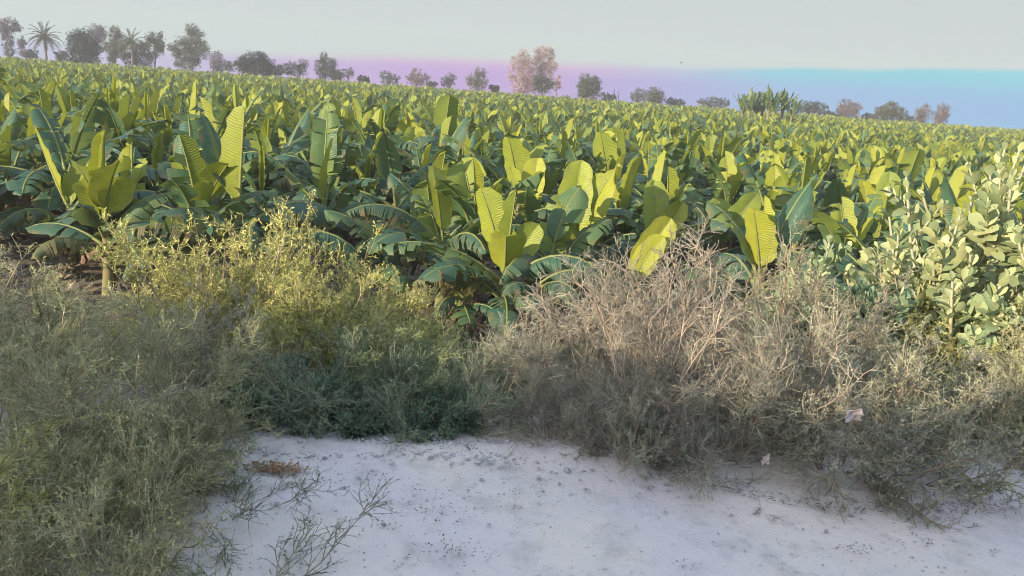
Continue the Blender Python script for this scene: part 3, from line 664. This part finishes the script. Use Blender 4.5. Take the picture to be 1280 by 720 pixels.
def px_frame(u, y):                             # metres per photo pixel there, x of column u, z of row v
    a = at_y(u, 100, y); return a[0], y / FPX
def tree(seed, u, y, blobs_px, n, leaf, col, label, cat='tree', name='tree', group='trees along the far side of the plantation', tr=.16, fill=1.0):
    """blobs_px: (u, v, ru, rv) as seen in the photo; turned into a tree of real size standing on the plain"""
    x, m = px_frame(u, y); p0 = at_y(u, 100, y)
    bl = []
    for (bu, bv, ru, rv) in blobs_px:
        p = at_y(bu, bv, y); bl.append((p[0] - x, p[2] - BASE, ru * m, rv * m))
    for (a_, b_, c_, d_) in list(bl):
        if b_ - d_ * .8 > 1.6 and b_ < 5.5: bl.append((a_ * .9, max(1.2, b_ - d_ * 1.15), c_ * .95, d_))
    w, f = tree_meshes(seed, 1, bl, n, leaf, tr, fill=fill)
    t = empty(name, (x, y, BASE)); link('trunk', w, t); o = link('crown', f, t); o.color = (*col, 1)
    tag(t, label, cat, group); return t
DK, GG, PK, PU, GB = (.026, .042, .040), (.055, .077, .066), (.36, .25, .255), (.12, .11, .145), (.075, .085, .08)
tree(1, 10, 175, [(12, 31, 11, 8), (4, 37, 9, 7), (22, 34, 6, 5), (10, 50, 6, 9), (28, 52, 5, 8)], 1500, .32, PU, 'tall feathery grey purple tree at far left of the skyline', name='feathery_tree')
tree(2, 103, 160, [(95, 47, 10, 9), (108, 48, 11, 10), (100, 58, 16, 12), (116, 60, 11, 9)], 3600, .3, DK, 'dense dark bushy tree right of the lone date palm', fill=1.15)
tree(3, 122, 185, [(119, 38, 8, 7), (126, 42, 7, 9), (128, 56, 7, 8)], 900, .3, PU, 'thin purplish tree showing behind the dark bushy tree', name='feathery_tree')
tree(4, 145, 170, [(143, 41, 7, 8), (148, 53, 10, 11), (141, 62, 8, 8)], 1700, .28, (.10, .105, .085), 'narrow grey green tree at the left of the second palm')
tree(5, 193, 168, [(195, 47, 9, 8), (190, 58, 12, 12), (200, 58, 6, 10), (176, 63, 14, 9), (160, 64, 12, 8)], 3000, .28, (.07, .085, .055), 'dark green tree at the right of the second palm')
tree(6, 240, 165, [(240, 37, 7, 8), (246, 45, 8, 9), (240, 56, 12, 12), (252, 62, 9, 11), (226, 60, 12, 11), (215, 60, 5, 6), (234, 70, 18, 8)], 3600, .27, (.10, .11, .085), 'tall grey green tree with a narrow spire on broad lower clumps', name='spired_tree')
tree(7, 271, 190, [(271, 73, 9, 8), (271, 79, 8, 6)], 900, .3, PU, 'small round purplish tree between spired and domed dark trees')
tree(8, 285, 195, [(287, 80, 10, 4)], 400, .3, GB, 'low dull bush just left of the dark domed tree', 'bush', 'bush')
tree(9, 320, 160, [(320, 74, 17, 8), (308, 78, 13, 7), (333, 79, 12, 7)], 3600, .28, DK, 'dark smooth domed tree on the left skyline', fill=1.2, name='domed_tree')
tree(10, 373, 180, [(378, 80, 7, 7), (366, 83, 10, 5), (358, 84, 6, 4)], 900, .28, GB, 'low lumpy grey tree between the domed and small pointed trees')
tree(11, 407, 170, [(404, 73, 6, 7), (412, 80, 9, 8), (400, 82, 7, 8)], 1500, .26, GG, 'small pointed grey green tree on the left skyline')
tree(12, 432, 190, [(438, 88, 5, 5), (428, 90, 4, 4)], 300, .3, GB, 'tiny bush right of the small pointed tree', 'bush', 'bush')
tree(13, 484, 190, [(484, 94, 10, 5), (492, 97, 8, 4)], 600, .28, GG, 'low grey green bush left of the pinkish bush', 'bush', 'bush')
tree(14, 522, 185, [(521, 92, 8, 6), (528, 96, 10, 5), (514, 97, 7, 4)], 900, .28, (.18, .14, .145), 'low pinkish bush between two grey green bushes', 'bush', 'bush')
tree(15, 562, 190, [(564, 97, 6, 5), (557, 100, 7, 4)], 500, .28, GG, 'small squarish green bush left of the two-toned bush', 'bush', 'bush')
tree(16, 597, 175, [(600, 90, 8, 6), (592, 99, 10, 6), (602, 99, 8, 7)], 1300, .26, (.13, .125, .11), 'two-toned bush, pinkish above and grey green below, left of the pink tree', 'bush', 'bush')
tree(17, 652, 170, [(656, 71, 8, 8), (648, 78, 10, 9), (656, 88, 11, 11), (644, 93, 10, 9), (664, 82, 8, 9), (652, 101, 12, 8), (664, 98, 9, 9)], 3000, .24, PK, 'tall pink brown tree, left one of the pair in the middle', group='pair of pink brown trees', name='pink_tree')
tree(18, 680, 172, [(676, 65, 8, 7), (686, 68, 8, 8), (674, 79, 9, 10), (688, 83, 8, 9), (680, 92, 11, 9), (672, 99, 9, 8)], 2900, .24, PK, 'taller pink brown tree, right one of the pair in the middle', group='pair of pink brown trees', name='pink_tree')
tree(19, 680, 158, [(676, 101, 11, 7), (688, 103, 8, 6)], 1000, .24, GG, 'grey green bush at the foot of the pink brown pair', 'bush', 'bush')
tree(20, 697, 165, [(697, 101, 5, 6)], 300, .24, PK, 'little pink bush at the right foot of the pink brown pair', 'bush', 'bush')
tree(21, 736, 160, [(733, 100, 10, 7), (742, 102, 9, 7), (737, 109, 13, 8), (730, 107, 8, 8)], 2600, .25, (.075, .09, .062), 'round dark green tree right of the pink brown pair')
tree(22, 799, 185, [(801, 116, 8, 5), (793, 119, 6, 3)], 500, .28, GB, 'low dull bush joined to left of the small round tree', 'bush', 'bush')
tree(23, 818, 175, [(818, 115, 8, 6), (814, 120, 10, 6), (825, 120, 7, 6)], 1500, .26, (.09, .095, .07), 'small round grey green tree right of centre')
tree(24, 890, 185, [(892, 125, 10, 4), (880, 127, 10, 3), (905, 127, 9, 4)], 900, .28, GG, 'low green mound of bushes left of the tall banana clump', 'bush', 'bush')
tree(25, 1016, 170, [(1014, 130, 11, 5), (1024, 134, 12, 5), (1005, 134, 8, 5)], 1300, .27, GG, 'flat grey green bush at right foot of the tall banana clump', 'bush', 'bush')
tree(26, 1062, 175, [(1058, 130, 10, 6), (1067, 134, 11, 6), (1060, 138, 14, 6)], 1600, .26, (.15, .125, .125), 'pinkish brown domed tree on the right skyline', name='domed_tree')
tree(27, 1113, 165, [(1113, 134, 12, 6), (1103, 139, 11, 6), (1123, 140, 10, 6)], 2200, .26, (.085, .098, .062), 'green domed tree right of the pinkish domed one', name='domed_tree')
tree(28, 1156, 175, [(1156, 138, 9, 7), (1151, 143, 8, 6)], 900, .26, (.15, .125, .13), 'left one of two small pinkish trees at right end of the skyline')
tree(29, 1179, 175, [(1179, 137, 8, 7), (1176, 144, 10, 6)], 900, .26, (.17, .13, .14), 'right one of two small pinkish trees at right end of the skyline')

for k, (u, v, ru, rv, c, lab) in enumerate([(76, 68, 8, 4, DK, 'low dark bush at the right foot of the lone date palm'), (38, 65, 9, 4, PU, 'low purplish bush at the left foot of the lone date palm'), (346, 85, 9, 4, GB, 'low bush at right foot of the dark domed tree'), (420, 91, 8, 4, GG, 'low bush at right foot of the small pointed tree'), (455, 97, 8, 2.5, GG, 'low flat bush between the pointed tree and pinkish bush'), (540, 104, 7, 2.5, GB, 'low flat bush right of the pinkish bush'), (618, 109, 7, 2.5, GG, 'low flat bush left of the pink brown pair'),
        (760, 120, 12, 4, GG, 'low flat bush below the thin posts'), (845, 126, 12, 3, GG, 'low flat bush right of the small round tree'), (1040, 142, 10, 4, GG, 'low flat bush left of the pinkish domed tree'), (1088, 146, 10, 4, GB, 'low flat bush between the two domed trees'), (1136, 148, 9, 4, GG, 'low flat bush left of the small pinkish trees')]):
    tree(40 + k, u, 178, [(u - ru * .35, v, ru * .7, rv), (u + ru * .4, v + 1, ru * .6, rv)], 700, .27, c, lab, 'bush', 'bush', 'low bushes along the skyline')
def palm(seed, u, y, vtop, vheart, rad_px, label, col):
    rs = np.random.RandomState(seed); x, m = px_frame(u, y); hz = at_y(u, vheart, y)[2] - BASE; rad = rad_px * m
    w = MB(); n = 8; P = np.zeros((1, n, 3)); P[0, :, 2] = np.linspace(-.2, hz, n); P[0, :, 0] = .12 * np.sin(np.linspace(0, 2, n)); P[0, -1, :2] = 0
    tubes(w, P, (.26 - .06 * np.linspace(0, 1, n) + .02 * np.sin(np.arange(n) * 9))[None], 8)
    f = MB(); K = 34
    a = np.arange(K) * 2.4; e = np.radians(np.linspace(82, -22, K)); D = np.stack([np.cos(a) * np.cos(e), np.sin(a) * np.cos(e), np.sin(e)], 1)
    F_ = np.zeros((K, 9, 3)); F_[:, 0] = (0, 0, hz); d = D.copy()
    for k in range(1, 9):
        d = unit(d + np.array([0, 0, -.16])); F_[:, k] = F_[:, k - 1] + d * rad * 1.15 / 8
    tubes(f, F_, np.linspace(.05, .015, 9)[None] * np.ones((K, 1)), 3, 0, tint_of(rs, K))
    for p in F_:
        T = unit(np.gradient(p, axis=0)); sd = unit(np.cross(T, [0, 0, 1.0]) + 1e-6)
        q = np.linspace(1, 8, 26); C = np.stack([np.interp(q, np.arange(9), p[:, k]) for k in range(3)], 1); TT = np.stack([np.interp(q, np.arange(9), T[:, k]) for k in range(3)], 1); S = np.stack([np.interp(q, np.arange(9), sd[:, k]) for k in range(3)], 1)
        for sg in (1, -1):
            dd = unit(TT * .75 + sg * S * .8 + np.array([0, 0, .12]) + rs.normal(size=C.shape) * .1)
            quads(f, C, dd, unit(np.cross(dd, rand_dir(rs, len(C)))), .62 * rad / 2.6 * (1.1 - .5 * q / 8), .07, tint_of(rs, len(C)))
    t = empty('date_palm', (x, y, BASE)); link('trunk', w.mesh('palm_trunk', ['bark']), t); o = link('fronds', f.mesh('palm_fronds', ['tree_leaf']), t); o.color = (*col, 1)
    tag(t, label, 'palm', 'date palms on the left skyline')
palm(71, 59, 150, 33, 48, 18, 'lone date palm with an open crown on the left skyline', (.085, .095, .075))
palm(72, 166, 162, 38, 54, 16, 'date palm crowded between two trees on the left skyline', (.095, .105, .07))

# tall clump of banana plants standing above the rest
rs = np.random.RandomState(81)
cl_h = 1.3; SPK = []
for q in range(3):
    p_ = MB(); a = rs.uniform(0, 6.28)
    for k in range(9):
        put_leaf(p_, leaf_of(rs, 'young', 1, el0=rs.uniform(52, 89), droop=rs.uniform(5, 35), Wd=rs.uniform(.26, .36), tears=3, L=rs.uniform(1.1, 1.6), age=rs.uniform(.28, .55)), a + k * 2.4, (0, 0, cl_h * (1 - .02 * k)), 1.0, sides=3)
    SPK.append(p_.mesh('spiky_crown', ['leaf']))
WORDS = ['leftmost', 'second from the left', 'third from the left', 'fourth from the left', 'fourth from the right', 'third from the right', 'second from the right', 'rightmost']
for i, (u, vt) in enumerate([(932, 113), (941, 109), (949, 113), (957, 110), (965, 106), (973, 108), (983, 109), (994, 118)]):
    y = 98 + rs.uniform(-2, 2); p = at_y(u, vt, y); h = p[2] - BASE; s = h / 2.75
    t = empty('tall_banana_plant', (p[0], y, BASE), rs.uniform(0, 6), s); st = link('pseudostem', STEMS[2], t); st.scale = (1.2, 1.2, 1.3); link('leaf_crown', SPK[i % 3], t)
    tag(t, WORDS[i] + ' tall banana plant of the spiky clump above the right skyline', 'banana plant', 'tall banana clump')
# thin posts on the skyline
for i, (u, v0, v1, lab) in enumerate([(768, 111, 122, 'left one of two thin posts right of the round green tree'), (774, 112, 122, 'right one of two thin posts right of the round green tree')]):
    y = 165; p = at_y(u, v0, y); mb = MB(); P = np.zeros((1, 4, 3)); P[0, :, 2] = np.linspace(0, p[2] - BASE, 4); tubes(mb, P, np.linspace(.1, .07, 4)[None], 6)
    tag(link('thin_post', mb.mesh('post', ['post']), None, (p[0], y, BASE)), lab, 'post', 'thin posts on the skyline')

# ------------------------------------------------------------------ unseen leafy row added behind the viewer to shade road and low shrubs
mb = MB(); rs = np.random.RandomState(91); m = 52000
x = rs.uniform(-30, 8, m); top_ = 3.42 + .14 * np.sin(x * .9) + .1 * np.sin(x * 2.7 + 1) + .1 * np.sin(x * 6.1)
z = rs.uniform(0, 1, m) ** .8 * top_; C = np.stack([x, -5 + rs.normal(size=m) * .45, z], 1); d = rand_dir(rs, m)
quads(mb, C, d, unit(np.cross(d, rand_dir(rs, m))), .34 * rs.uniform(.6, 1.4, m), .24 * rs.uniform(.6, 1.4, m), tint_of(rs, m))
hd = empty('shade_hedge', (0, 0, 0)); ho = link('foliage', mb.mesh('shade_hedge_foliage', ['shade_hedge']), hd)
mb = MB(); k = 40; P = np.zeros((k, 4, 3)); P[:, :, 0] = np.linspace(-30, 8, k)[:, None] + rs.normal(size=(k, 4)) * .1; P[:, :, 1] = -5; P[:, :, 2] = np.linspace(-.1, 3, 4)
tubes(mb, P, np.linspace(.06, .03, 4)[None] * np.ones((k, 1)), 5); link('stems', mb.mesh('shade_hedge_stems', ['bark']), hd)
tag(hd, 'unseen leafy row added behind the viewer to shade the road', 'shade_hedge')

# ------------------------------------------------------------------ small things on the road
rs = np.random.RandomState(95)
def stones(mb, X, Y, S, Aset):
    base = np.array([[1, 0, 0], [-1, 0, 0], [0, 1, 0], [0, -1, 0], [0, 0, 1], [0, 0, -1]], float); T = np.array([[0, 2, 4], [2, 1, 4], [1, 3, 4], [3, 0, 4], [2, 0, 5], [1, 2, 5], [3, 1, 5], [0, 3, 5]])
    Z = ground_z(X, Y) + .01
    for x, y, z, s, a in zip(X, Y, Z, S, Aset):
        V = base * s * rs.uniform(.6, 1.2, (6, 3)) * np.array([1.2, 1, .7]); th = rs.uniform(0, 6); c, q = math.cos(th), math.sin(th)
        V = V @ np.array([[c, -q, 0], [q, c, 0], [0, 0, 1]]) + (x, y, z); mb.add(V, None, T, np.tile(a, (6, 1)))
mb = MB(); n = 2600; X = rs.uniform(-1.6, .75, n); Y = EDGE + .12 * np.sin(X * .8) + .07 - np.abs(rs.normal(size=n)) * .07 + rs.normal(size=n) * .03
stones(mb, X, Y, rs.uniform(.004, .012, n) * (1 + (rs.uniform(size=n) < .06) * .9), tint_of(rs, n))
n = 160; X = rs.uniform(-1.2, 1.5, n); Y = 3.4 - np.abs(rs.normal(size=n)) * .35; stones(mb, X, Y, rs.uniform(.005, .014, n), tint_of(rs, n, 0, .5))
n = 900; X = rs.uniform(-1.5, 3, n); Y = rs.uniform(2.1, 3.5, n); stones(mb, X, Y, rs.uniform(.002, .006, n), tint_of(rs, n, 0, .6))
tag(link('gravel', mb.mesh('gravel', ['stone'], False)), 'loose pale gravel strewn along the road edge', 'gravel', None, 'stuff')
def ico_rock(sx, sy, sz, seed):
    import bmesh
    bm = bmesh.new(); bmesh.ops.create_icosphere(bm, subdivisions=3, radius=1); r2 = np.random.RandomState(seed); k = r2.normal(size=(5, 3)) * 2; ph = r2.uniform(0, 6, 5)
    for v in bm.verts:
        c = np.array(v.co); d = 1 + .09 * sum(math.sin(k[i] @ c + ph[i]) for i in range(5)); v.co = Vector(c * d * np.array([sx, sy, sz]))
    me = bpy.data.meshes.new('rock'); bm.to_mesh(me); bm.free(); me.materials.append(MAT['stone'])
    for p in me.polygons: p.use_smooth = True
    return me
p = at_y(455, 549, 3.42); o = link('rock', ico_rock(.065, .045, .035, 3), None, (p[0], 3.44, .03)); o.color = (.42, .42, .42, 1); tag(o, 'dark grey rock at the road edge under the green undergrowth', 'rock')
def litter(name, cx, cy, rx, ry, n, l, w, mat, rs, flat=.15):
    mb = MB(); a = rs.uniform(0, 6.28, n); r = rs.uniform(0, 1, n) ** .7; X = cx + r * np.cos(a) * rx; Y = cy + r * np.sin(a) * ry
    C = np.stack([X, Y, ground_z(X, Y) + .014 + rs.uniform(0, .012, n)], 1); d = rand_dir(rs, n) * np.array([1, 1, flat]); d = unit(d); s = unit(np.cross(d, [0, 0, 1.0]) + rs.normal(size=(n, 3)) * .25)
    quads(mb, C, d, s, l * rs.uniform(.5, 1.5, n), w * rs.uniform(.5, 1.5, n), tint_of(rs, n), 0, .25); return link(name, mb.mesh(name, [mat]))
tag(litter('dead_leaf_litter', -.90, 2.98, .13, .045, 260, .022, .010, 'rust', rs), 'orange brown patch of dead leaf crumbs on the pale road', 'leaf litter', None, 'stuff')
o = litter('dry_crumbs', 0, 2.8, 1.5, .6, 10, .02, .01, 'debris', rs); bpy.data.objects.remove(o)
mb = MB()
for (u, v, s, n) in [(383, 577, .10, 40), (540, 640, .16, 70), (560, 690, .14, 60), (520, 560, .2, 60), (600, 620, .25, 60), (440, 600, .2, 40), (1065, 690, .06, 30), (1150, 680, .08, 30), (855, 711, .05, 22), (480, 655, .12, 40), (650, 585, .15, 30), (570, 695, .05, 25)]:
    d = ray(u, v); P = EYE + d * ((0 - EYE[2]) / d[2]); X = P[0] + rs.normal(size=n) * s * .6; Y = P[1] + rs.normal(size=n) * s * .3
    C = np.stack([X, Y, 0 * X + .016 + rs.uniform(0, .006, n)], 1); dd = unit(rs.normal(size=(n, 3)) * np.array([1, .7, .12])); quads(mb, C, dd, unit(np.cross(dd, [0, 0, 1.0])), rs.uniform(.004, .016, n), rs.uniform(.003, .008, n), tint_of(rs, n), 0, .3)
tag(link('twig_litter', mb.mesh('twig_litter', ['debris'])), 'scattered dark twig crumbs lying on the pale road', 'twig litter', None, 'stuff')
mb = MB(); n = 500; X = rs.uniform(.65, 2.3, n); Y = np.interp(X, [.65, .9, 1.3, 2.3], [3.3, 3.1, 2.98, 3.1]) + rs.normal(size=n) * .035
C = np.stack([X, Y, 0 * X + .018 + rs.uniform(0, .015, n)], 1); dd = unit(rs.normal(size=(n, 3)) * np.array([1, .8, .15])); quads(mb, C, dd, unit(np.cross(dd, [0, 0, 1.0])), rs.uniform(.01, .035, n), rs.uniform(.003, .007, n), tint_of(rs, n, .2, 1), 0, .3)
tag(link('straw_litter', mb.mesh('straw_litter', ['debris'])), 'thin line of dry straw along the foot of right shrubs', 'straw litter', None, 'stuff')
mb = MB(); n = 2600; X = rs.uniform(-11, 9, n); Y = rs.uniform(9.5, 19, n); C = np.stack([X, Y, ground_z(X, Y) + rs.uniform(.02, .12, n)], 1); dd = unit(rs.normal(size=(n, 3)) * np.array([1, 1, .25])); quads(mb, C, dd, unit(np.cross(dd, [0, 0, 1.0]) + rs.normal(size=(n, 3)) * .3), rs.uniform(.2, .7, n), rs.uniform(.06, .2, n), tint_of(rs, n), 0, .3)
tag(link('dry_leaf_litter', mb.mesh('dry_leaf_litter', ['debris'])), 'dry fallen banana leaves covering the soil between the front plants', 'leaf litter', None, 'stuff')
def scrap(u, v, y, w, h, seed, label):
    r2 = np.random.RandomState(seed); p = at_y(u, v, y); mb = MB(); n = 13
    X, Y = np.meshgrid(np.linspace(-1, 1, n), np.linspace(-1, 1, n)); Zc = .28 * np.sin(3 * X + 2 * Y + seed) + .22 * np.sin(5 * Y - 3 * X) + r2.normal(size=X.shape) * .08
    rr = 1 - .18 * np.abs(np.sin(3 * np.arctan2(Y, X))); V = np.stack([X * w * rr, Zc * w * .7 - .3 * w * X * X, Y * h * rr + .25 * h * np.sin(2 * X)], -1).reshape(-1, 3)
    i = np.arange(n * n).reshape(n, n); mb.add(V, np.stack([i[:-1, :-1], i[:-1, 1:], i[1:, 1:], i[1:, :-1]], -1).reshape(-1, 4))
    o = link('litter_scrap', mb.mesh('scrap', ['scrap']), None, p); tag(o, label, 'litter', 'pale scraps caught in the right shrubs')
    so_ = o.modifiers.new('thick', 'SOLIDIFY'); so_.thickness = .002
scrap(1066, 519, 2.95, .036, .027, 1, 'larger crumpled pale pinkish scrap caught high in the grey right shrub')
scrap(957, 575, 3.06, .016, .022, 4, 'smaller pale scrap caught low in the shrub over the road')
# bird
mb = MB(); t = np.linspace(0, 1, 7); P = np.zeros((1, 7, 3)); P[0, :, 0] = t * .34 - .17
tubes(mb, P, (.055 * np.sin(np.pi * np.clip(t * .9 + .06, 0, 1)))[None], 6)
for sg in (1, -1):
    mb.add([(.07, sg * .03, .02), (-.08, sg * .03, .02), (-.10, sg * .30, .12), (-.02, sg * .52, .06), (.06, sg * .28, .13)], None, [(0, 1, 2), (0, 2, 4), (4, 2, 3)])
mb.add([(-.15, .02, 0), (-.15, -.02, 0), (-.28, -.06, 0), (-.28, .06, 0)], [(0, 1, 2, 3)])
tag(link('bird', mb.mesh('bird', ['bird']), None, at_y(851, 78, 120), (.2, .3, .6)), 'tiny bird flying alone in the pale sky right of centre', 'bird')

# ------------------------------------------------------------------ the air: one closed box of thin pale haze
mb = MB(); x0, x1, y0, y1, z0, z1 = -230, 230, -40, 240, -8, 14
mb.add([(x, y, z) for x in (x0, x1) for y in (y0, y1) for z in (z0, z1)], [(0, 1, 3, 2), (4, 6, 7, 5), (0, 4, 5, 1), (2, 3, 7, 6), (0, 2, 6, 4), (1, 5, 7, 3)])
hm = bpy.data.materials.new('haze_air'); hm.use_nodes = True; nt = hm.node_tree; nt.nodes.clear()
pv = nd('ShaderNodeVolumePrincipled'); pv.inputs['Color'].default_value = (.93, .93, 1.0, 1); pv.inputs['Density'].default_value = .0009
o_ = nd('ShaderNodeOutputMaterial'); L(pv.outputs[0], o_.inputs['Volume'])
MAT['haze'] = hm; hz_ = link('haze', mb.mesh('haze', ['haze'], False)); tag(hz_, 'thin pale haze in the air over the plantation', 'haze', None, 'stuff')
sc.cycles.volume_bounces = 0
